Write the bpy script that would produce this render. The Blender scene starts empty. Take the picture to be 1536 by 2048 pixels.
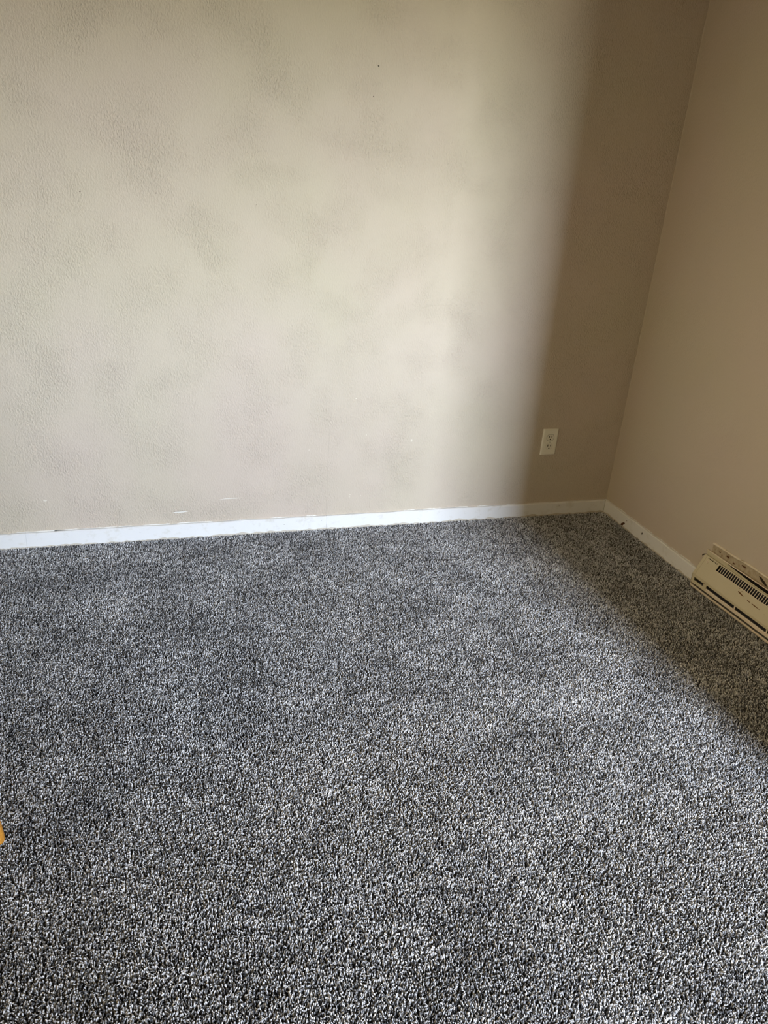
import bpy, bmesh, math, random
import numpy as np
from mathutils import Vector, Matrix

random.seed(7)
rng = np.random.default_rng(11)
scene = bpy.context.scene
col = scene.collection

# ------------------------------------------------------------------ camera
# world: the room corner on the floor is the origin, the back wall is y = 0,
# the right wall is x = 0, the carpet's surface is z = 0
F_PX = 1538.0
cam_d = bpy.data.cameras.new('camera')
cam_d.sensor_fit = 'HORIZONTAL'
cam_d.sensor_width = 36.0
cam_d.lens = F_PX / 1536.0 * 36.0
cam_d.clip_start = 0.02
cam = bpy.data.objects.new('camera', cam_d)
col.objects.link(cam)
Rr = Vector((0.95693112, -0.28162485, 0.07050012))
Rd = Vector((-0.05543473, -0.41562525, -0.90784505))
Rf = Vector((0.28497336, 0.86483703, -0.41333654))
M = Matrix.Identity(4)
for i in range(3):
    M[i][0], M[i][1], M[i][2] = Rr[i], -Rd[i], -Rf[i]
M.translation = (-1.93295984, -2.71539591, 1.35174904)
cam.matrix_world = M
scene.camera = cam

# ------------------------------------------------------------------ world
world = bpy.data.worlds.new('overcast_sky')
scene.world = world
world.use_nodes = True
wn = world.node_tree.nodes
# overcast sky, even above the far treeline, dull green-brown land below the horizon
wl = world.node_tree.links
w_co = wn.new('ShaderNodeTexCoord')
w_se = wn.new('ShaderNodeSeparateXYZ')
w_ra = wn.new('ShaderNodeValToRGB')
w_mr = wn.new('ShaderNodeMapRange')
w_mr.inputs['From Min'].default_value = -0.12
w_mr.inputs['From Max'].default_value = 0.48
wl.new(w_co.outputs['Generated'], w_se.inputs[0])
wl.new(w_se.outputs['Z'], w_mr.inputs['Value'])
wl.new(w_mr.outputs['Result'], w_ra.inputs['Fac'])
wl.new(w_ra.outputs['Color'], wn['Background'].inputs[0])
_e = w_ra.color_ramp.elements
_e[0].position, _e[0].color = 0.0, (0.10, 0.095, 0.06, 1)
_e[1].position, _e[1].color = 1.0, (0.66, 0.75, 0.92, 1)
for _p, _c in ((0.14, (0.15, 0.14, 0.09)), (0.21, (0.42, 0.42, 0.33)), (0.34, (0.84, 0.95, 1.06)), (0.46, (0.70, 0.79, 0.93))):
    _x = w_ra.color_ramp.elements.new(_p)
    _x.color = (*_c, 1)
wn['Background'].inputs[1].default_value = 214.0

# ------------------------------------------------------------------ lights
def area(name, loc, aim, sx, sy, power, color, spread=180):
    d = bpy.data.lights.new(name, 'AREA')
    d.shape = 'RECTANGLE'
    d.size, d.size_y = sx, sy
    d.energy = power
    d.color = color
    d.spread = math.radians(spread)
    o = bpy.data.objects.new(name, d)
    col.objects.link(o)
    o.location = loc
    o.rotation_euler = (Vector(aim) - Vector(loc)).to_track_quat('-Z', 'Y').to_euler()
    return o

WIN = (-0.40, 0.50, 0.90, 2.15)          # x0, x1, z0, z1 of the window that throws the patch
_po = area('window_portal', (0.05, -5.57, 1.525), (0.05, 0, 1.525), 0.90, 1.25, 1, (1, 1, 1))
_po.data.cycles.is_portal = True         # only guides the sampling of the sky seen through the window
# added warm fill for the shaded side, unseen on the left outside the frame
area('warm_fill_light', (-3.45, -2.2, 1.15), (0, -1.3, 0.75), 1.2, 0.9, 6.5, (1.0, 0.76, 0.40), 72)

scene.view_settings.view_transform = 'Standard'
scene.view_settings.look = 'None'
scene.view_settings.gamma = 1.0
scene.view_settings.use_curve_mapping = False
scene.view_settings.exposure = 0.0
scene.cycles.max_bounces = 8
scene.cycles.diffuse_bounces = 5


# ------------------------------------------------------------------ helpers
def new_mat(name, color, rough=0.6, spec=0.3):
    m = bpy.data.materials.new(name)
    m.use_nodes = True
    b = m.node_tree.nodes['Principled BSDF']
    b.inputs['Base Color'].default_value = (*color, 1)
    b.inputs['Roughness'].default_value = rough
    b.inputs['Specular IOR Level'].default_value = spec
    return m


def node(m, t, **kw):
    n = m.node_tree.nodes.new(t)
    for k, v in kw.items():
        setattr(n, k, v)
    return n


def link(m, a, b):
    m.node_tree.links.new(a, b)


def pos(m):
    return node(m, 'ShaderNodeNewGeometry').outputs['Position']


def noise(m, src, scale, detail=2, rough=0.5):
    n = node(m, 'ShaderNodeTexNoise')
    n.inputs['Scale'].default_value = scale
    n.inputs['Detail'].default_value = detail
    n.inputs['Roughness'].default_value = rough
    link(m, src, n.inputs['Vector'])
    return n.outputs['Fac']


def ramp(m, src, stops):
    r = node(m, 'ShaderNodeValToRGB')
    e = r.color_ramp.elements
    e[0].position, e[0].color = stops[0][0], (*stops[0][1], 1)
    e[1].position, e[1].color = stops[-1][0], (*stops[-1][1], 1)
    for p, c in stops[1:-1]:
        x = e.new(p)
        x.color = (*c, 1)
    link(m, src, r.inputs['Fac'])
    return r.outputs['Color']


def mix(m, fac, a, b, mode='MIX'):
    n = node(m, 'ShaderNodeMix', data_type='RGBA', blend_type=mode)
    for s, v in ((n.inputs['Factor'], fac), (n.inputs['A'], a), (n.inputs['B'], b)):
        if isinstance(v, (int, float)):
            s.default_value = v
        elif isinstance(v, tuple):
            s.default_value = (*v, 1)
        else:
            link(m, v, s)
    return n.outputs['Result']


def math_n(m, op, a, b=0.0):
    n = node(m, 'ShaderNodeMath', operation=op)
    for s, v in ((n.inputs[0], a), (n.inputs[1], b)):
        if isinstance(v, (int, float)):
            s.default_value = v
        else:
            link(m, v, s)
    return n.outputs[0]


def bsdf(m):
    return m.node_tree.nodes['Principled BSDF']


def bump(m, h, strength, dist):
    b = node(m, 'ShaderNodeBump')
    b.inputs['Strength'].default_value = strength
    b.inputs['Distance'].default_value = dist
    link(m, h, b.inputs['Height'])
    link(m, b.outputs[0], bsdf(m).inputs['Normal'])


def scaled(m, src, s):
    n = node(m, 'ShaderNodeVectorMath', operation='MULTIPLY')
    link(m, src, n.inputs[0])
    n.inputs[1].default_value = s
    return n.outputs[0]


# ------------------------------------------------------------------ materials
def paint_material(name, base, strength):
    m = new_mat(name, base, 0.55, 0.25)
    p = pos(m)
    big = noise(m, p, 1.7, 3)
    mid = noise(m, p, 6.0, 2)
    c = mix(m, ramp(m, big, [(0.35, (0, 0, 0)), (0.65, (1, 1, 1))]),
            tuple(v * k for v, k in zip(base, (0.985, 1.005, 0.97))),
            tuple(v * k for v, k in zip(base, (1.015, 0.995, 1.03))))
    c = mix(m, math_n(m, 'MULTIPLY', ramp(m, mid, [(0.45, (0, 0, 0)), (0.75, (1, 1, 1))]), 0.25), c,
            tuple(v * 0.96 for v in base))
    link(m, c, bsdf(m).inputs['Base Color'])
    # rolled-on paint texture: soft pebbles, stronger in some patches, and slight drag lines
    peb = noise(m, scaled(m, p, (1, 1, 0.6)), 185, 2, 0.55)
    fine = noise(m, p, 420, 2)
    patch = ramp(m, noise(m, p, 5.5, 3, 0.6), [(0.40, (0.25,) * 3), (0.68, (1, 1, 1))])
    peb = ramp(m, peb, [(0.42, (0, 0, 0)), (0.72, (1, 1, 1))])
    h = math_n(m, 'ADD', math_n(m, 'MULTIPLY', peb, patch), math_n(m, 'MULTIPLY', fine, 0.22))
    h = math_n(m, 'ADD', h, math_n(m, 'MULTIPLY', noise(m, p, 9, 2), 2.2))
    bump(m, h, strength, 0.0022)
    return m


WALL = (0.57, 0.496, 0.397)
m_wall = paint_material('beige_wall_paint', WALL, 1.0)
m_wall2 = paint_material('beige_wall_paint_smooth', WALL, 0.30)
m_ceiling = new_mat('white_ceiling_paint', (0.62, 0.58, 0.50), 0.8, 0.1)

m_trim = new_mat('white_trim_paint', (0.80, 0.80, 0.78), 0.38, 0.4)
_p = pos(m_trim)
_g = noise(m_trim, _p, 30, 4, 0.65)
_c = mix(m_trim, ramp(m_trim, _g, [(0.55, (0, 0, 0)), (0.80, (1, 1, 1))]), (0.80, 0.80, 0.78), (0.66, 0.64, 0.57))
_sep = node(m_trim, 'ShaderNodeSeparateXYZ')
link(m_trim, _p, _sep.inputs[0])
_low = math_n(m_trim, 'LESS_THAN', math_n(m_trim, 'ADD', _sep.outputs['Z'],
              math_n(m_trim, 'MULTIPLY', noise(m_trim, _p, 22, 3), 0.028)), 0.0165)
_c = mix(m_trim, math_n(m_trim, 'MULTIPLY', _low, 0.7), _c, (0.52, 0.45, 0.33))   # grubby unpainted lower edge
link(m_trim, _c, bsdf(m_trim).inputs['Base Color'])
bump(m_trim, noise(m_trim, scaled(m_trim, _p, (1, 1, 3)), 60, 3), 0.25, 0.0006)

m_white = new_mat('bare_white_plaster', (0.80, 0.78, 0.72), 0.8, 0.1)
m_hole = new_mat('dark_hole', (0.035, 0.028, 0.020), 0.9, 0.05)
m_brown = new_mat('chipped_brown_wood', (0.10, 0.045, 0.022), 0.8, 0.1)
m_seam = new_mat('dark_joint', (0.38, 0.35, 0.29), 0.8, 0.1)  # dark colour for the joint between the two boards
m_greyspot = new_mat('filled_nail_hole', (0.20, 0.16, 0.13), 0.8, 0.1)
m_base = new_mat('carpet_backing', (0.035, 0.035, 0.036), 1.0, 0.0)

m_ivory = new_mat('ivory_plastic', (0.86, 0.85, 0.74), 0.35, 0.4)
m_ivory2 = new_mat('ivory_plastic_receptacle', (0.80, 0.79, 0.68), 0.4, 0.4)
m_slot = new_mat('slot_dark', (0.012, 0.010, 0.008), 0.8, 0.1)

# painted heater metal with rust specks and grime
m_heat = new_mat('cream_enamel', (0.64, 0.575, 0.39), 0.42, 0.4)
_p = pos(m_heat)
_r = noise(m_heat, scaled(m_heat, _p, (1, 0.35, 1)), 55, 5, 0.7)
_c = mix(m_heat, ramp(m_heat, _r, [(0.66, (0, 0, 0)), (0.72, (1, 1, 1))]), (0.64, 0.575, 0.39), (0.24, 0.12, 0.05))
_c = mix(m_heat, math_n(m_heat, 'MULTIPLY', noise(m_heat, _p, 14, 3), 0.35), _c, (0.54, 0.485, 0.33))
link(m_heat, _c, bsdf(m_heat).inputs['Base Color'])
m_heat_edge = new_mat('pale_cream_edge', (0.80, 0.69, 0.54), 0.4, 0.4)  # paler cream for rims, bars and lips
m_rust = new_mat('rusty_scratch', (0.15, 0.065, 0.025), 0.8, 0.1)
m_fin = new_mat('dark_heater_inside', (0.02, 0.018, 0.02), 0.6, 0.3)
m_alu = new_mat('dusty_aluminium_fin', (0.10, 0.10, 0.11), 0.5, 0.4)

# broken plaster above the heater
m_plaster = new_mat('broken_plaster', (0.42, 0.35, 0.24), 0.85, 0.1)
_p = pos(m_plaster)
_c = ramp(m_plaster, noise(m_plaster, _p, 55, 4, 0.65),
          [(0.30, (0.20, 0.11, 0.05)), (0.38, (0.40, 0.32, 0.21)), (0.58, (0.50, 0.43, 0.31)), (0.74, (0.36, 0.29, 0.19))])
link(m_plaster, _c, bsdf(m_plaster).inputs['Base Color'])
bump(m_plaster, noise(m_plaster, _p, 120, 4), 0.8, 0.002)

m_oak = new_mat('golden_oak', (0.62, 0.27, 0.035), 0.35, 0.45)
_p = pos(m_oak)
_c = ramp(m_oak, noise(m_oak, scaled(m_oak, _p, (9, 9, 1)), 14, 3), [(0.3, (0.50, 0.20, 0.025)), (0.7, (0.70, 0.33, 0.05))])
link(m_oak, _c, bsdf(m_oak).inputs['Base Color'])

m_frame = new_mat('white_window_frame', (0.75, 0.75, 0.73), 0.4, 0.4)
m_glass = bpy.data.materials.new('window_glass')
m_glass.use_nodes = True
_nt = m_glass.node_tree
_nt.nodes.remove(_nt.nodes['Principled BSDF'])
_tr = _nt.nodes.new('ShaderNodeBsdfTransparent')
_gl = _nt.nodes.new('ShaderNodeBsdfGlossy')
_gl.inputs['Roughness'].default_value = 0.02
_mx = _nt.nodes.new('ShaderNodeMixShader')
_mx.inputs[0].default_value = 0.06
_nt.links.new(_tr.outputs[0], _mx.inputs[1])
_nt.links.new(_gl.outputs[0], _mx.inputs[2])
_nt.links.new(_mx.outputs[0], _nt.nodes['Material Output'].inputs[0])

# carpet yarn: the tone of each tuft is stored on the mesh; a slow variation over the floor paints in the light and dark of the vacuum lay
m_yarn = new_mat('heather_grey_yarn', (0.3, 0.3, 0.3), 0.9, 0.08)
_a = node(m_yarn, 'ShaderNodeAttribute', attribute_name='shade')
_t = ramp(m_yarn, _a.outputs['Fac'], [(0.0, (0.06, 0.06, 0.062)), (0.30, (0.19, 0.19, 0.195)),
                                      (0.58, (0.68, 0.68, 0.69)), (1.0, (0.97, 0.97, 0.98))])
_p = pos(m_yarn)
_w = ramp(m_yarn, noise(m_yarn, _p, 5.5, 4, 0.6), [(0.36, (0.76,) * 3), (0.68, (1.18,) * 3)])
_t = mix(m_yarn, 1.0, _t, _w, 'MULTIPLY')
link(m_yarn, _t, bsdf(m_yarn).inputs['Base Color'])


# ------------------------------------------------------------------ mesh builders
def obj(name, bm, mat, parent=None, loc=(0, 0, 0), smooth=False):
    me = bpy.data.meshes.new(name)
    bmesh.ops.recalc_face_normals(bm, faces=bm.faces)
    bm.to_mesh(me)
    bm.free()
    if smooth:
        me.polygons.foreach_set('use_smooth', [True] * len(me.polygons))
    o = bpy.data.objects.new(name, me)
    o.location = loc
    me.materials.append(mat)
    col.objects.link(o)
    if parent is not None:
        o.parent = parent
    return o


def add_box(bm, a, b):
    v = [bm.verts.new((x, y, z)) for x in (a[0], b[0]) for y in (a[1], b[1]) for z in (a[2], b[2])]
    for f in ((0, 1, 3, 2), (4, 6, 7, 5), (0, 4, 5, 1), (2, 3, 7, 6), (0, 2, 6, 4), (1, 5, 7, 3)):
        bm.faces.new([v[i] for i in f])
    return v


def box(a, b, bev=0.0, seg=2):
    bm = bmesh.new()
    add_box(bm, a, b)
    if bev:
        bmesh.ops.bevel(bm, geom=bm.edges[:], offset=bev, segments=seg, affect='EDGES', profile=0.6)
    return bm


def add_prism(bm, pts, y0, y1):
    """closed profile in x-z pushed along y"""
    a = [bm.verts.new((x, y0, z)) for x, z in pts]
    b = [bm.verts.new((x, y1, z)) for x, z in pts]
    n = len(pts)
    for i in range(n):
        bm.faces.new((a[i], a[(i + 1) % n], b[(i + 1) % n], b[i]))
    bm.faces.new(a)
    bm.faces.new(b[::-1])


def empty(name, loc, label=None, cat=None, group=None):
    o = bpy.data.objects.new(name, None)
    o.empty_display_size = 0.1
    o.location = loc
    col.objects.link(o)
    tag(o, label, cat, group)
    return o


def tag(o, label=None, cat=None, group=None, kind=None):
    for k, v in (('label', label), ('category', cat), ('group', group), ('kind', kind)):
        if v:
            o[k] = v
    return o


def struct(o, label, cat):
    return tag(o, label, cat, kind='structure')


# ------------------------------------------------------------------ structure
H = 2.45
XL, XR, YF = -3.6, 1.3, -5.4
WING_Y, WING_X = -1.90, -0.385
floor = struct(obj('floor', box((XL - .1, YF - .1, -0.12), (XR + .1, 0.1, -0.010)), m_base),
               'floor under the grey carpet', 'floor')
wall_back = struct(obj('wall_back', box((XL - .1, 0, -0.010), (0.12, 0.12, H)), m_wall),
                   'beige painted wall with paint scuffs, facing the camera behind the outlet', 'wall')
wall_right = struct(obj('wall_right', box((0, WING_Y, -0.010), (0.12, 0, H)), m_wall2),
                    'shaded beige side wall above the baseboard heater', 'wall')
struct(obj('shadow_edge_wall', box((WING_X, WING_Y - .10, -0.010), (XR, WING_Y, H)), m_wall2),  # unseen wall added so that its end throws the soft shadow edge
       'unseen beige return wall added to cast the shadow edge', 'wall')
struct(obj('wall_left', box((XL - .1, YF, -0.010), (XL, 0, H)), m_wall2), 'beige wall on the left side of the room', 'wall')
struct(obj('wall_far_right', box((XR, YF, -0.010), (XR + .1, WING_Y, H)), m_wall2), 'beige wall of the adjoining space', 'wall')
struct(obj('light_block_wall', box((XL, -4.25, -0.010), (-0.84, -4.15, H)), m_wall2),  # unseen wall end added to block window light towards the left
       'unseen beige wall end added to dim the left side', 'wall')
bm = bmesh.new()
x0, x1, z0, z1 = WIN
add_box(bm, (XL, YF - .2, -0.010), (x0, YF, H))
add_box(bm, (x1, YF - .2, -0.010), (XR + .1, YF, H))
add_box(bm, (x0, YF - .2, -0.010), (x1, YF, z0))
add_box(bm, (x0, YF - .2, z1), (x1, YF, H))
struct(obj('wall_front', bm, m_wall2), 'beige wall with the window that lights the room', 'wall')
struct(obj('ceiling', box((XL - .1, YF - .1, H), (XR + .1, 0.12, H + .1)), m_ceiling), 'plain off-white ceiling', 'ceiling')

win = struct(empty('window_1', ((x0 + x1) / 2, YF, z0)), 'white framed window behind the photographer', 'window')
wx, wz = (x1 - x0) / 2, z1 - z0
bm = bmesh.new()
for a, b in (((-wx, -.18, 0), (-wx + .04, -.13, wz)), ((wx - .04, -.18, 0), (wx, -.13, wz)),
             ((-wx + .04, -.18, 0), (wx - .04, -.13, .04)), ((-wx + .04, -.18, wz - .04), (wx - .04, -.13, wz)),
             ((-wx + .04, -.18, wz / 2 - .02), (wx - .04, -.13, wz / 2 + .02))):
    add_box(bm, a, b)
obj('window_frame', bm, m_frame, win)
obj('pane', box((-wx + .04, -.158, .04), (wx - .04, -.154, wz / 2 - .02)), m_glass, win)
obj('pane', box((-wx + .04, -.158, wz / 2 + .02), (wx - .04, -.154, wz - .04)), m_glass, win)

# ---- paint bead down the corner
bm = bmesh.new()
n = 90
prev = None
for i in range(n + 1):
    z = 0.057 + (H - 0.06) * i / n
    w = 0.0016 + 0.0007 * math.sin(i * 1.7) + random.uniform(-.0003, .0003)
    ring = [bm.verts.new(q) for q in ((0.0, -0.0002, z), (-w * .9, -0.0002, z), (-w * .55, -w * 1.3, z), (0.0, -w * 2.2, z))]
    if prev:
        for k in range(4):
            bm.faces.new((prev[k], prev[(k + 1) % 4], ring[(k + 1) % 4], ring[k]))
    prev = ring
obj('paint_bead', bm, m_wall2, wall_right)


# ---- baseboards, built of boards with a hand-painted, slightly wavy upper edge
BT, BH = 0.011, 0.056


def board(parent, axis, a, b, seed, h=BH):
    """a board along x (axis 0) on the back wall or along y (axis 1) on the right wall, a -> b (b nearer the corner)"""
    r = random.Random(seed)
    bm = bmesh.new()
    n = max(2, int(abs(b - a) / 0.012))
    rows = []
    ph = r.uniform(0, 6)
    for i in range(n + 1):
        t = a + (b - a) * i / n
        top = h + 0.0007 * math.sin(t * 31 + ph) + 0.0006 * math.sin(t * 12 + ph * 2) + r.uniform(-.0003, .0003)
        prof = ((0, -0.010), (BT, -0.010), (BT, top - .004), (BT - .003, top - .0006), (0, top))
        if axis == 0:
            rows.append([bm.verts.new((t, -d, z)) for d, z in prof])
        else:
            rows.append([bm.verts.new((-d, t, z)) for d, z in prof])
    for p, q in zip(rows, rows[1:]):
        for k in range(5):
            bm.faces.new((p[k], p[(k + 1) % 5], q[(k + 1) % 5], q[k]))
    bm.faces.new(rows[0])
    bm.faces.new(rows[-1][::-1])
    return obj('board', bm, m_trim, parent)


bb = struct(empty('baseboard_back', (0, 0, 0)), 'flat white baseboard along the beige wall facing the camera', 'baseboard')
for i, (a, b) in enumerate(((XL, -2.3805), (-2.380, -1.2797), (-1.2792, -0.2716), (-0.271, -BT - .0012))):
    board(bb, 0, a, b, i, BH + (0, 0.0004, 0, -0.0006)[i])
br = struct(empty('baseboard_right', (0, 0, 0)), 'short white baseboard between the room corner and the heater', 'baseboard')
board(br, 1, -0.662, -0.0006, 9)
bm = bmesh.new()
_pts = [(-.150, .0005), (-.156, .010), (-.164, .016), (-.172, .0215), (-.180, .020), (-.176, .012), (-.170, .009), (-.166, .002)]
_a = [bm.verts.new((-BT - .0006, y, z)) for y, z in _pts]
_b = [bm.verts.new((-BT + .0020, y, z)) for y, z in _pts]
for k in range(8):
    bm.faces.new((_a[k], _a[(k + 1) % 8], _b[(k + 1) % 8], _b[k]))
bm.faces.new(_a)
bm.faces.new(_b[::-1])
tag(obj('chip', bm, m_brown, br), 'brown chip where paint is missing')
obj('corner_gap', box((-BT - .0004, -BT - .0014, .004), (-BT + .002, -BT + .0004, BH - .002)), m_seam, br)
bm = bmesh.new()
bmesh.ops.create_icosphere(bm, subdivisions=1, radius=.0052, matrix=Matrix.Translation((-BT, -.303, .032)) @ Matrix.Diagonal((.25, .8, 1.1, 1)))
obj('nail_hole', bm, m_hole, br)
bm = bmesh.new()
bmesh.ops.create_icosphere(bm, subdivisions=1, radius=.0042, matrix=Matrix.Translation((-BT, -.652, .046)) @ Matrix.Diagonal((.25, .9, 1, 1)))
obj('nail_hole', bm, m_hole, br)
bm = bmesh.new()
bmesh.ops.create_icosphere(bm, subdivisions=1, radius=.0026, matrix=Matrix.Translation((-BT, -.188, .036)) @ Matrix.Diagonal((.2, 1, 1, 1)))
obj('nail_hole', bm, m_greyspot, br)
for x, z in ((-1.30, .038), (-1.45, .030), (-1.99, .034), (-0.24, .040)):
    bm = bmesh.new()
    bmesh.ops.create_icosphere(bm, subdivisions=1, radius=.0014, matrix=Matrix.Translation((x, -BT, z)) @ Matrix.Diagonal((1, .2, 1, 1)))
    obj('nail_hole', bm, m_greyspot, bb)


# ---- white overpaint slivers above the baseboards and scuffs on the wall
def blob(name, parent, mat, pts, depth=0.0006, wall='back'):
    """flat irregular fleck; pts are (along, z) on the wall"""
    bm = bmesh.new()
    if wall == 'back':
        a = [bm.verts.new((x, 0.0002, z)) for x, z in pts]
        b = [bm.verts.new((x, -depth, z)) for x, z in pts]
    else:
        a = [bm.verts.new((0.0002, x, z)) for x, z in pts]
        b = [bm.verts.new((-depth, x, z)) for x, z in pts]
    n = len(pts)
    for i in range(n):
        bm.faces.new((a[i], a[(i + 1) % n], b[(i + 1) % n], b[i]))
    bm.faces.new(a)
    bm.faces.new(b[::-1])
    return obj(name, bm, mat, parent)


def ragged(cx, cz, w, h, seed, n=12, tilt=0.0):
    r = random.Random(seed)
    out = []
    for i in range(n):
        t = 2 * math.pi * i / n
        k = r.uniform(.55, 1.15)
        x, z = w / 2 * math.cos(t) * k, h / 2 * math.sin(t) * k
        out.append((cx + x * math.cos(tilt) - z * math.sin(tilt), cz + x * math.sin(tilt) + z * math.cos(tilt)))
    return out


m_fleck = new_mat('pale_filler', (0.72, 0.67, 0.57), 0.8, 0.1)
r = random.Random(3)
for x, w in ((-2.33, .16), (-2.24, .09), (-2.13, .12), (-2.04, .05), (-1.93, .10), (-1.79, .13), (-1.60, .05), (-1.47, .07),
             (-1.34, .04), (-0.93, .05), (-0.83, .08), (-0.70, .06), (-0.60, .05), (-0.47, .04)):
    pts = [(x - w / 2 + w * i / 10, BH - .002) for i in range(11)]
    pts += [(x + w / 2 - w * i / 10, BH + .0012 + (0.0022 * r.random() if 0 < i < 10 else 0)) for i in range(11)]
    blob('paint_sliver', wall_back, m_white, pts, 0.0008)
for y, w in ((-.13, .06), (-.22, .05), (-.33, .04), (-.42, .08), (-.50, .04), (-.57, .06)):
    pts = [(y - w / 2 + w * i / 8, BH - .002) for i in range(9)]
    pts += [(y + w / 2 - w * i / 8, BH + .001 + (0.0022 * r.random() if 0 < i < 8 else 0)) for i in range(9)]
    blob('paint_sliver', wall_right, m_white, pts, 0.0008, 'right')

# scrapes
blob('paint_scrape', wall_back, m_white, [(-1.872, .1010), (-1.855, .1016), (-1.842, .1006), (-1.826, .1016), (-1.812, .1040),
                                          (-1.825, .1058), (-1.845, .1046), (-1.860, .1050)], .0007)
blob('paint_scrape', wall_back, m_greyspot, [(-1.866, .1060), (-1.828, .1066), (-1.828, .1074), (-1.866, .1070)], .0009)
blob('paint_scrape', wall_back, m_white, [(-1.700, .1462), (-1.672, .1472), (-1.640, .1478), (-1.612, .1490), (-1.640, .1496), (-1.672, .1490)], .0006)
for i, (x, z, w, h) in enumerate(((-2.304, .176, .016, .008), (-1.186, .139, .004, .007), (-1.1865, .130, .0015, .012), (-1.142, .134, .004, .004),
                                  (-1.054, .095, .006, .003), (-0.947, .360, .009, .013), (-0.195, .144, .009, .003),
                                  (-1.134, .388, .010, .004), (-1.358, .334, .005, .004), (-1.183, .534, .008, .006))):
    blob('paint_fleck', wall_back, m_fleck, ragged(x, z, w * .85, h * .85, i), .0005)
for i, (x, z, d, mt) in enumerate(((-1.172, 1.628, .0052, m_hole), (-1.183, 1.541, .0045, m_greyspot), (-2.099, 1.203, .0045, m_greyspot),
                                   (-1.874, 1.212, .0040, m_greyspot), (-1.560, 1.194, .0030, m_greyspot), (-1.254, 1.065, .0022, m_greyspot),
                                   (-1.181, 1.468, .0016, m_greyspot), (-1.147, 1.492, .0030, m_greyspot))):
    o = blob('nail_hole', wall_back, mt, ragged(x, z, d, d, 40 + i, 9), .0004)
# filled plaster round the two upper holes stands slightly proud
for i, (x, z, w, h) in enumerate(((-1.181, 1.532, .010, .016), (-1.146, 1.484, .012, .020), (-1.095, 1.46, .012, .02))):
    blob('filler_patch', wall_back, m_wall, ragged(x, z, w, h, 60 + i, 14), .0009)
# hairline board joint in the wall from the baseboard up
bm = bmesh.new()
zz = [0.057 + 0.36 * i / 24 for i in range(25)]
L = [bm.verts.new((-1.2815 + random.uniform(-.0005, .0005), -.0003, z)) for z in zz]
R_ = [bm.verts.new((v.co.x + .0008, -.0003, v.co.z)) for v in L]
for i in range(24):
    bm.faces.new((L[i], R_[i], R_[i + 1], L[i + 1]))
obj('hairline_crack', bm, new_mat('crack', tuple(v * .80 for v in WALL), .8, .1), wall_back)

# ------------------------------------------------------------------ carpet (real pile: one tile of tufts repeated over the floor)
T = 0.4
N = 108                                  # tufts per tile side, about 3.7 mm apart
gx, gy = np.meshgrid(np.arange(N), np.arange(N))
s = T / N
cx = (gx.ravel() + .5 + .5 * (gy.ravel() % 2) - .25) * s - T / 2
cy = (gy.ravel() + .5) * s - T / 2
cx += rng.normal(0, s * .22, cx.size)
cy += rng.normal(0, s * .22, cy.size)
nt = cx.size
ang = rng.uniform(0, 2 * np.pi, nt)
lean = np.abs(rng.normal(0.35, 0.28, nt))
hgt = rng.uniform(0.0080, 0.0112, nt)
rad = rng.uniform(0.0011, 0.0019, nt)
curl = rng.uniform(-2.4, 2.4, nt)
kind_ = rng.random(nt)
tone = np.where(kind_ < .34, rng.uniform(0, .35, nt), np.where(kind_ < .66, rng.uniform(.35, .65, nt), rng.uniform(.62, 1, nt)))
S = 4                                    # sides
levels = ((0.0, 1.0), (0.5, 1.1), (0.85, 1.0))
V = []
shade = []
for li, (t, k) in enumerate(levels):
    a2 = ang + curl * t * .5
    ox = np.cos(a2) * lean * hgt * t ** 1.3
    oy = np.sin(a2) * lean * hgt * t ** 1.3
    z = -0.0105 + hgt * t * np.cos(lean * .5)
    for q in range(S):
        th = ang + q * 2 * np.pi / S + t * 1.5
        V.append(np.stack([cx + ox + np.cos(th) * rad * k, cy + oy + np.sin(th) * rad * k * .8, z], 1))
        shade.append(tone * (0.75 + .25 * t) + rng.normal(0, .05, nt))
a2 = ang + curl * .5
V.append(np.stack([cx + np.cos(a2) * lean * hgt, cy + np.sin(a2) * lean * hgt, -0.0105 + hgt * 1.06 * np.cos(lean * .5)], 1))
shade.append(tone + .04)
nv = len(V)
verts = np.stack(V, 1).reshape(-1, 3)
sh = np.clip(np.stack(shade, 1).reshape(-1), 0, 1)
tri = []
for li in range(len(levels) - 1):
    for q in range(S):
        a, b = li * S + q, li * S + (q + 1) % S
        c, d = a + S, b + S
        tri += [(a, b, d), (a, d, c)]
top0 = (len(levels) - 1) * S
for q in range(S):
    tri.append((top0 + q, top0 + (q + 1) % S, nv - 1))
tri = np.array(tri)
faces = (tri[None] + (np.arange(nt) * nv)[:, None, None]).reshape(-1, 3)
me = bpy.data.meshes.new('carpet')
me.vertices.add(len(verts))
me.vertices.foreach_set('co', verts.ravel())
me.loops.add(faces.size)
me.loops.foreach_set('vertex_index', faces.ravel())
me.polygons.add(len(faces))
me.polygons.foreach_set('loop_start', np.arange(0, faces.size, 3))
me.polygons.foreach_set('use_smooth', np.ones(len(faces), bool))
me.update()
at = me.attributes.new('shade', 'FLOAT', 'POINT')
at.data.foreach_set('value', sh.astype(np.float32))
me.materials.append(m_yarn)
carpet = bpy.data.objects.new('carpet', me)
col.objects.link(carpet)
tag(carpet, 'flecked grey cut-pile carpet covering the whole floor', 'carpet', kind='stuff')
NX, NY = 9, 8
carpet.location = (-T * NX / 2, -T * NY / 2, 0)
ng = bpy.data.node_groups.new('carpet_tiles', 'GeometryNodeTree')
ng.interface.new_socket('Geometry', in_out='INPUT', socket_type='NodeSocketGeometry')
ng.interface.new_socket('Geometry', in_out='OUTPUT', socket_type='NodeSocketGeometry')
gi = ng.nodes.new('NodeGroupInput')
go = ng.nodes.new('NodeGroupOutput')
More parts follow.
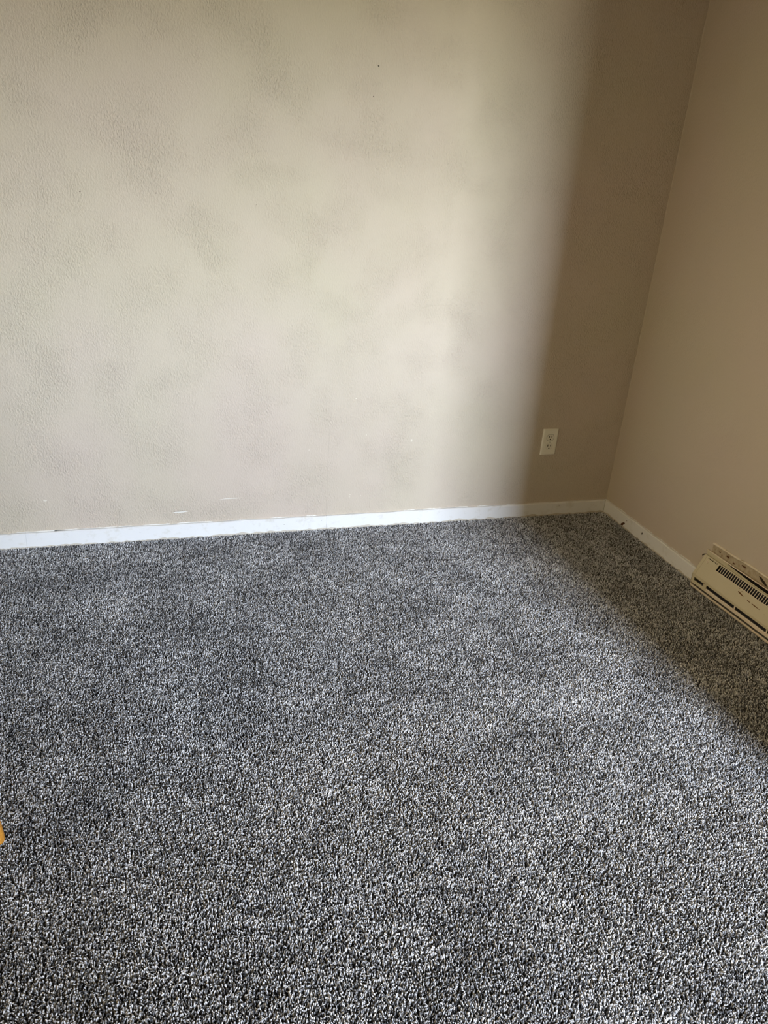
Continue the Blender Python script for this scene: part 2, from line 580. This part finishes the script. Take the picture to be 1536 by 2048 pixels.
grid = ng.nodes.new('GeometryNodeMeshGrid')
grid.inputs['Size X'].default_value = T * (NX - 1)
grid.inputs['Size Y'].default_value = T * (NY - 1)
grid.inputs['Vertices X'].default_value = NX
grid.inputs['Vertices Y'].default_value = NY
iop = ng.nodes.new('GeometryNodeInstanceOnPoints')
rv = ng.nodes.new('FunctionNodeRandomValue')
rv.data_type = 'INT'
imin = [q for q in rv.inputs if q.name == 'Min' and q.enabled][0]
imax = [q for q in rv.inputs if q.name == 'Max' and q.enabled][0]
imin.default_value, imax.default_value = 0, 3
mu = ng.nodes.new('ShaderNodeMath')
mu.operation = 'MULTIPLY'
mu.inputs[1].default_value = math.pi / 2
cb = ng.nodes.new('ShaderNodeCombineXYZ')
ng.links.new([q for q in rv.outputs if q.enabled][0], mu.inputs[0])
ng.links.new(mu.outputs[0], cb.inputs['Z'])
ng.links.new(grid.outputs['Mesh'], iop.inputs['Points'])
ng.links.new(gi.outputs[0], iop.inputs['Instance'])
ng.links.new(cb.outputs[0], iop.inputs['Rotation'])
ng.links.new(iop.outputs[0], go.inputs[0])
md = carpet.modifiers.new('tiles', 'NODES')
md.node_group = ng

# ------------------------------------------------------------------ outlet
ox, oz = -0.336, 0.336
out = empty('wall_outlet', (ox, 0, oz), 'ivory two-socket wall outlet plate low on the shaded beige wall near the corner', 'outlet')
bm = bmesh.new()
prof = ((.035, .057, 0.0), (.035, .057, -.0022), (.0315, .0535, -.0058))
rings = []
for w, h, y in prof:
    rings.append([bm.verts.new((sx * w, y, sz * h)) for sx, sz in ((-1, -1), (1, -1), (1, 1), (-1, 1))])
for p, q in zip(rings, rings[1:]):
    for k in range(4):
        bm.faces.new((p[k], p[(k + 1) % 4], q[(k + 1) % 4], q[k]))
bm.faces.new(rings[0])
bm.faces.new(rings[-1])
bmesh.ops.bevel(bm, geom=[e for e in bm.edges if all(v.co.y < -.002 for v in e.verts)], offset=.0008, segments=2, affect='EDGES')
obj('cover_plate', bm, m_ivory, out)


def disc(bm, cx_, cz_, rx, rz, y0_, y1_, n=28, clip=None):
    a, b = [], []
    for i in range(n):
        t = 2 * math.pi * i / n
        x, z = rx * math.cos(t), rz * math.sin(t)
        if clip:
            z = max(-clip, min(clip, z))
        a.append(bm.verts.new((cx_ + x, y0_, cz_ + z)))
        b.append(bm.verts.new((cx_ + x, y1_, cz_ + z)))
    for i in range(n):
        bm.faces.new((a[i], a[(i + 1) % n], b[(i + 1) % n], b[i]))
    bm.faces.new(a)
    bm.faces.new(b[::-1])


for i, dz in enumerate((0.0195, -0.0195)):
    bm = bmesh.new()
    disc(bm, 0, dz, .0176, .0176, -.0050, -.0060, 32, .0146)
    obj('socket_rim', bm, m_slot if i == 0 else m_ivory2, out)
    bm = bmesh.new()
    disc(bm, 0, dz, .0166, .0166, -.0050, -.0066 if i else -.0062, 32, .0138)
    rc = obj('receptacle', bm, m_ivory2, out)
    yf = -.0066 if i else -.0062
    for sx, hh in ((-.0063, .0090), (.0063, .0075)):
        obj('slot', box((sx - .0016, yf - .0004, dz + .0035 - hh / 2 + .001), (sx + .0016, yf + .0015, dz + .0035 + hh / 2 + .001)), m_slot, rc)
    bm = bmesh.new()
    disc(bm, 0, dz - .0078, .0026, .0029, yf + .0015, yf - .0004, 14)
    obj('ground_hole', bm, m_slot, rc)
bm = bmesh.new()
disc(bm, 0, 0, .0032, .0032, -.0055, -.0068, 16)
sc_ = obj('screw', bm, m_ivory2, out)
obj('screw_slot', box((-.0026, -.0071, -.0004), (.0026, -.0066, .0004)), m_slot, sc_)

# ------------------------------------------------------------------ baseboard heater
HY0, HY1 = -0.675, -1.750               # end near the corner, end out of the frame
ht = empty('baseboard_heater', (0, HY0, 0), 'cream enamel baseboard heater with slotted sloping top, low on the right wall', 'heater')


def hp(name, bm, mat, parent=ht):
    o = obj(name, bm, mat, parent)
    o.data.transform(Matrix.Translation((0, -HY0, 0)))
    return o


# sheet profile of the cover (x out of the wall is negative)
P_back = Vector((-.0075, .129))
P_front = Vector((-.0445, .0555))
slope = P_front - P_back
nrm = Vector((-slope.y, slope.x)).normalized()
if nrm.x > 0:
    nrm = -nrm
th = .0016


def on_slope(t, off=0.0):
    q = P_back + slope * t + nrm * off
    return (q.x, q.y)


def strip(bm, t0, t1, y0, y1, off0=-th, off1=0.0):
    add_prism(bm, [on_slope(t0, off0), on_slope(t0, off1), on_slope(t1, off1), on_slope(t1, off0)], y0, y1)


SL0, SL1 = 0.05, 0.345                    # slots between these two fractions of the slope
SY0 = HY0 - 0.080
pitch = 0.0107
nslot = int((SY0 - HY1 - .06) / pitch)
SYE = SY0 - nslot * pitch
bm = bmesh.new()
strip(bm, 0.0, SL0, HY0 - .012, HY1)                       # rear strip
strip(bm, SL1, 1.0, HY0 - .002, HY1)                       # plain lower part
strip(bm, SL0, SL1, HY0 - .012, SY0)                       # blank ends
strip(bm, SL0, SL1, SYE, HY1)
strip(bm, 0.0, SL1, HY0 - .002, HY0 - .012)
# folded front face: from the nose down
add_prism(bm, [(-.0435, .056), (-.0458, .054), (-.0458, .046), (-.0435, .046)], HY0 - .002, HY1)
hp('cover', bm, m_heat)
bm = bmesh.new()
for i in range(nslot):
    y = SY0 - i * pitch
    strip(bm, SL0, SL1, y - pitch + .0010, y - pitch - .0010, -.0014, .0004)
hp('grille_bars', bm, m_heat_edge)
# embossed line along the lower lip of the slots
bm = bmesh.new()
strip(bm, SL1, SL1 + .018, SY0, SYE, 0, .0007)
hp('pressed_rib', bm, m_heat_edge)
# dark interior: fins on a pipe behind the slots
bm = bmesh.new()
add_prism(bm, [(-.002, .010), (-.034, .012), (-.034, .050), (-.0110, .090), (-.0045, .118), (-.002, .126)], HY0 - .02, HY1)
hp('interior', bm, m_fin)
bm = bmesh.new()
for i in range(int((HY0 - HY1 - .08) / .008)):
    y = HY0 - .045 - i * .008
    add_box(bm, (-.0215, y - .0004, .060), (-.009, y + .0004, .084))
tag(hp('heating_fins', bm, m_alu), kind='stuff')
# back plate standing up behind the cover with its thin rolled rim
bm = bmesh.new()
NB = 30
rows = []
for i in range(NB + 1):
    y = HY0 + .001 + (HY1 - HY0) * i / NB
    d = min(1, max(0, (HY0 - y) / .16))
    top = .1495 - .0005 * d
    xo = -.0045 - .0010 * d                 # the rim has been pulled away from the wall
    rows.append([bm.verts.new(q) for q in ((-.0030, y, .006), (-.0015, y, .006), (xo + .0016, y, top - .002), (xo, y, top),
                                           (xo - .0035, y, top + .0002), (xo - .0038, y, top - .0012), (xo - .0004, y, top - .0016), (-.0030, y, .130))])
for p, q in zip(rows, rows[1:]):
    for k in range(8):
        bm.faces.new((p[k], p[(k + 1) % 8], q[(k + 1) % 8], q[k]))
bm.faces.new(rows[0])
bm.faces.new(rows[-1][::-1])
hp('back_plate', bm, m_heat)
# dark outlet opening under the rim, widening away from the end
bm = bmesh.new()
_lo = ((-.790, .1425), (-.860, .1365), (-.930, .1325), (-1.05, .1315), (-1.75, .1315))
def _px(y, z):
    return -.0036 - (.0019 + .0010 * min(1, (-y - .675) / .16)) * (z - .130) / .018


_up = [bm.verts.new((_px(y, .1478), y, .1478)) for y, z in _lo]
_dn = [bm.verts.new((_px(y, z), y, z)) for y, z in _lo]
for k in range(4):
    bm.faces.new((_up[k], _up[k + 1], _dn[k + 1], _dn[k]))
hp('outlet_opening', bm, m_slot)
bm = bmesh.new()
rows = []
for i in range(NB + 1):
    y = HY0 + .0005 + (HY1 - HY0) * i / NB
    d = min(1, max(0, (HY0 - y) / .16))
    top, xo = .1495 - .0005 * d, -.0045 - .0010 * d
    rows.append([bm.verts.new(q) for q in ((xo + .0012, y, top + .0001), (xo + .0010, y, top + .0009), (xo - .0038, y, top + .0010), (xo - .0045, y, top - .0014), (xo - .0036, y, top - .0014))])
for p, q in zip(rows, rows[1:]):
    for k in range(5):
        bm.faces.new((p[k], p[(k + 1) % 5], q[(k + 1) % 5], q[k]))
hp('rolled_rim', bm, m_heat_edge)
# end cap
bm = bmesh.new()
add_prism(bm, [(-.001, .008), (-.001, .126), on_slope(0, .0012), on_slope(1, .0012), (-.0460, .055), (-.0460, .022), (-.042, .008)], HY0, HY0 - .002)
add_prism(bm, [on_slope(.02, 0.0), on_slope(.02, .0010), on_slope(1, .0010), on_slope(1, 0.0)], HY0, HY0 - .012)
add_prism(bm, [(-.0435, .056), (-.0460, .056), (-.0460, .045), (-.0435, .045)], HY0, HY0 - .082)
add_prism(bm, [(-.0435, .033), (-.0460, .033), (-.0460, .022), (-.0435, .022)], HY0, HY0 - .082)
add_prism(bm, [(-.0435, .045), (-.0460, .045), (-.0460, .033), (-.0435, .033)], HY0, HY0 - .014)
add_prism(bm, [(-.0435, .045), (-.0460, .045), (-.0460, .033), (-.0435, .033)], HY0 - .066, HY0 - .082)
hp('end_cap', bm, m_heat)
# lower tray: two lips with a dark groove between them
bm = bmesh.new()
add_prism(bm, [(-.026, .026), (-.0440, .033), (-.0455, .031), (-.0450, .0200), (-.0435, .0200), (-.026, .016)], HY0 - .002, HY1)
hp('upper_lip', bm, m_heat_edge)
bm = bmesh.new()
add_prism(bm, [(-.026, .001), (-.0410, .001), (-.0445, .006), (-.0450, .0125), (-.0434, .0125), (-.0420, .006), (-.026, .006)], HY0 + .001, HY1)
hp('floor_tray', bm, m_heat_edge)
for y in (-.906, -1.06, -1.215, -1.37, -1.525):
    hp('bracket', box((-.0458, y - .0025, .028), (-.0435, y + .0025, .048)), m_heat_edge)
# screw with slot and the row of small perforations near the end
q = on_slope(.25, .0006)
bm = bmesh.new()
bmesh.ops.create_cone(bm, cap_ends=True, segments=18, radius1=.0048, radius2=.0042, depth=.0012)
rotm = Matrix.Rotation(math.atan2(nrm.x, nrm.y), 4, 'Y')
bm.transform(Matrix.Translation((q[0], HY0 - .028, q[1])) @ rotm)
s1 = hp('screw', bm, m_heat_edge)
bm = bmesh.new()
add_box(bm, (-.0024, -.0007, .0003), (.0024, .0007, .0010))
bm.transform(Matrix.Translation((q[0], HY0 - .028, q[1])) @ rotm @ Matrix.Rotation(.4, 4, 'Z'))
hp('screw_slot', bm, m_slot, s1)
bm = bmesh.new()
for i in range(7):
    y = HY0 - .022 - i * .0074
    add_prism(bm, [on_slope(.06, 0), on_slope(.06, .0004), on_slope(.105, .0004), on_slope(.105, 0)], y, y - .0040)
hp('perforations', bm, m_slot)


def scratch(t, y, l, w, dt=0.0):
    bm = bmesh.new()
    n = 6
    r_ = random.Random(int(abs(y) * 1000))
    A, B = [], []
    for i in range(n + 1):
        k = i / n
        tt = t + dt * k
        ww = w * (0.3 + .7 * math.sin(math.pi * min(1, .15 + k * .8))) * r_.uniform(.6, 1.2)
        for dst, t_ in ((A, tt - ww), (B, tt + ww)):
            x, z = on_slope(t_, .0004)
            dst.append(bm.verts.new((x, y - l * k, z)))
    for i in range(n):
        bm.faces.new((A[i], A[i + 1], B[i + 1], B[i]))
    tag(hp('rust_scratch', bm, m_rust), 'rusty scratch')


scratch(.52, -.885, .030, .026, .06)
scratch(.60, -.935, .016, .020, .03)
scratch(.62, -.958, .040, .018, .02)
ht.rotation_euler.x = -0.024

# ------------------------------------------------------------------ ridge of torn plaster on the wall above the heater
bm = bmesh.new()
n = 70
r = random.Random(5)
rows = []
for i in range(n + 1):
    y = -0.690 - 1.46 * i / n
    j = r.uniform(-1, 1)
    zt = .1810 + .010 * min(1, i / 12) + .0012 * math.sin(i * .9) + .0010 * j
    rows.append([bm.verts.new(c) for c in ((.0003, y, .145), (-.0012, y, .150), (-.0016 + .0005 * j, y, zt - .010),
                                           (-.0022, y, zt - .0045), (-.0046 + .0008 * j, y, zt - .001), (-.0038, y, zt + .0014), (.0003, y, zt + .003))])
for p, q in zip(rows, rows[1:]):
    for k in range(6):
        bm.faces.new((p[k], p[k + 1], q[k + 1], q[k]))
o = obj('torn_plaster', bm, m_plaster, wall_right, smooth=True)
tag(o, 'rough brown-stained strip of damaged plaster')
bm = bmesh.new()
rows = []
for i in range(n + 1):
    y = -0.690 - 1.46 * i / n
    w = .0030 * (0.6 + .8 * r.random()) * (1 if (i % 17) not in (7,) else .3)
    zt = .1815 + .010 * min(1, i / 12) + .0012 * math.sin(i * .9)
    rows.append([bm.verts.new(c) for c in ((.0, y, zt - w), (-.0052, y, zt - w * .8), (-.0058, y, zt + w * .3), (-.003, y, zt + w), (.0, y, zt + w))])
for p, q in zip(rows, rows[1:]):
    for k in range(4):
        bm.faces.new((p[k], p[k + 1], q[k + 1], q[k]))
tag(obj('paint_ridge', bm, new_mat('ridge_paint', (.78, .70, .56), .5, .3), wall_right, smooth=True), 'pale ridge of peeled paint')
blob('plaster_hole', wall_right, m_hole, [(-.925, .177), (-.935, .178), (-.955, .170), (-.972, .160), (-.960, .1595), (-.940, .166)], .0030, 'right')
for i, (y, z, w, h) in enumerate(((-.770, .168, .020, .007), (-.850, .173, .028, .006), (-.805, .160, .010, .006), (-.730, .165, .012, .005))):
    blob('stain', wall_right, m_brown, ragged(y, z, w, h, 90 + i), .0024, 'right')
# the crack where the heater's end meets the wall
blob('crack', wall_right, m_hole, [(-.668, .130), (-.672, .150), (-.6745, .1495), (-.6705, .130)], .0009, 'right')
blob('crack', wall_right, m_hole, [(-.648, .113), (-.655, .121), (-.668, .127), (-.668, .124), (-.657, .117), (-.650, .110)], .0009, 'right')

# ------------------------------------------------------------------ golden oak stool whose foot just enters the frame on the left
st = empty('wooden_stool', (-2.5505, -1.378, 0), 'golden oak stool leg at the left edge of the frame on the carpet', 'stool')


def leg(dx, dy):
    bm = bmesh.new()
    foot, topp = Vector((dx * .185, dy * .185, 0.0)), Vector((dx * .155, dy * .155, .44))
    rows = []
    for k, rr in ((0.0, .0150), (.010, .0170), (.05, .0175), (.45, .021), (.8, .018), (1.0, .015)):
        c = foot.lerp(topp, k)
        rows.append([bm.verts.new((c.x + rr * math.cos(t * math.pi / 8), c.y + rr * math.sin(t * math.pi / 8), c.z)) for t in range(16)])
    for p, q in zip(rows, rows[1:]):
        for k in range(16):
            bm.faces.new((p[k], p[(k + 1) % 16], q[(k + 1) % 16], q[k]))
    bm.faces.new(rows[0])
    bm.faces.new(rows[-1][::-1])
    obj('leg', bm, m_oak, st, smooth=True)
    return foot, topp


st.rotation_euler.z = math.radians(45)
for dx in (-1, 1):
    for dy in (-1, 1):
        leg(dx, dy)
bm = bmesh.new()
bmesh.ops.create_cone(bm, cap_ends=True, segments=48, radius1=.24, radius2=.24, depth=.03, matrix=Matrix.Translation((0, 0, .455)))
bmesh.ops.bevel(bm, geom=[e for e in bm.edges if e.calc_face_angle(0) > 1], offset=.008, segments=3, affect='EDGES')
obj('seat', bm, m_oak, st)
for dy in (-1, 1):
    bm = bmesh.new()
    bmesh.ops.create_cone(bm, cap_ends=True, segments=12, radius1=.009, radius2=.009, depth=.35,
                          matrix=Matrix.Translation((0, dy * .174, .16)) @ Matrix.Rotation(math.pi / 2, 4, 'Y'))
    obj('stretcher', bm, m_oak, st)

# ------------------------------------------------------------------ small white speck on the shaded carpet
bm = bmesh.new()
bmesh.ops.create_icosphere(bm, subdivisions=2, radius=.0022, matrix=Matrix.Diagonal((1.2, .9, .6, 1)))
tag(obj('lint_speck', bm, m_white, None, (-.078, -.384, .0008)), 'tiny white speck of lint on the shaded carpet near the corner', 'speck')
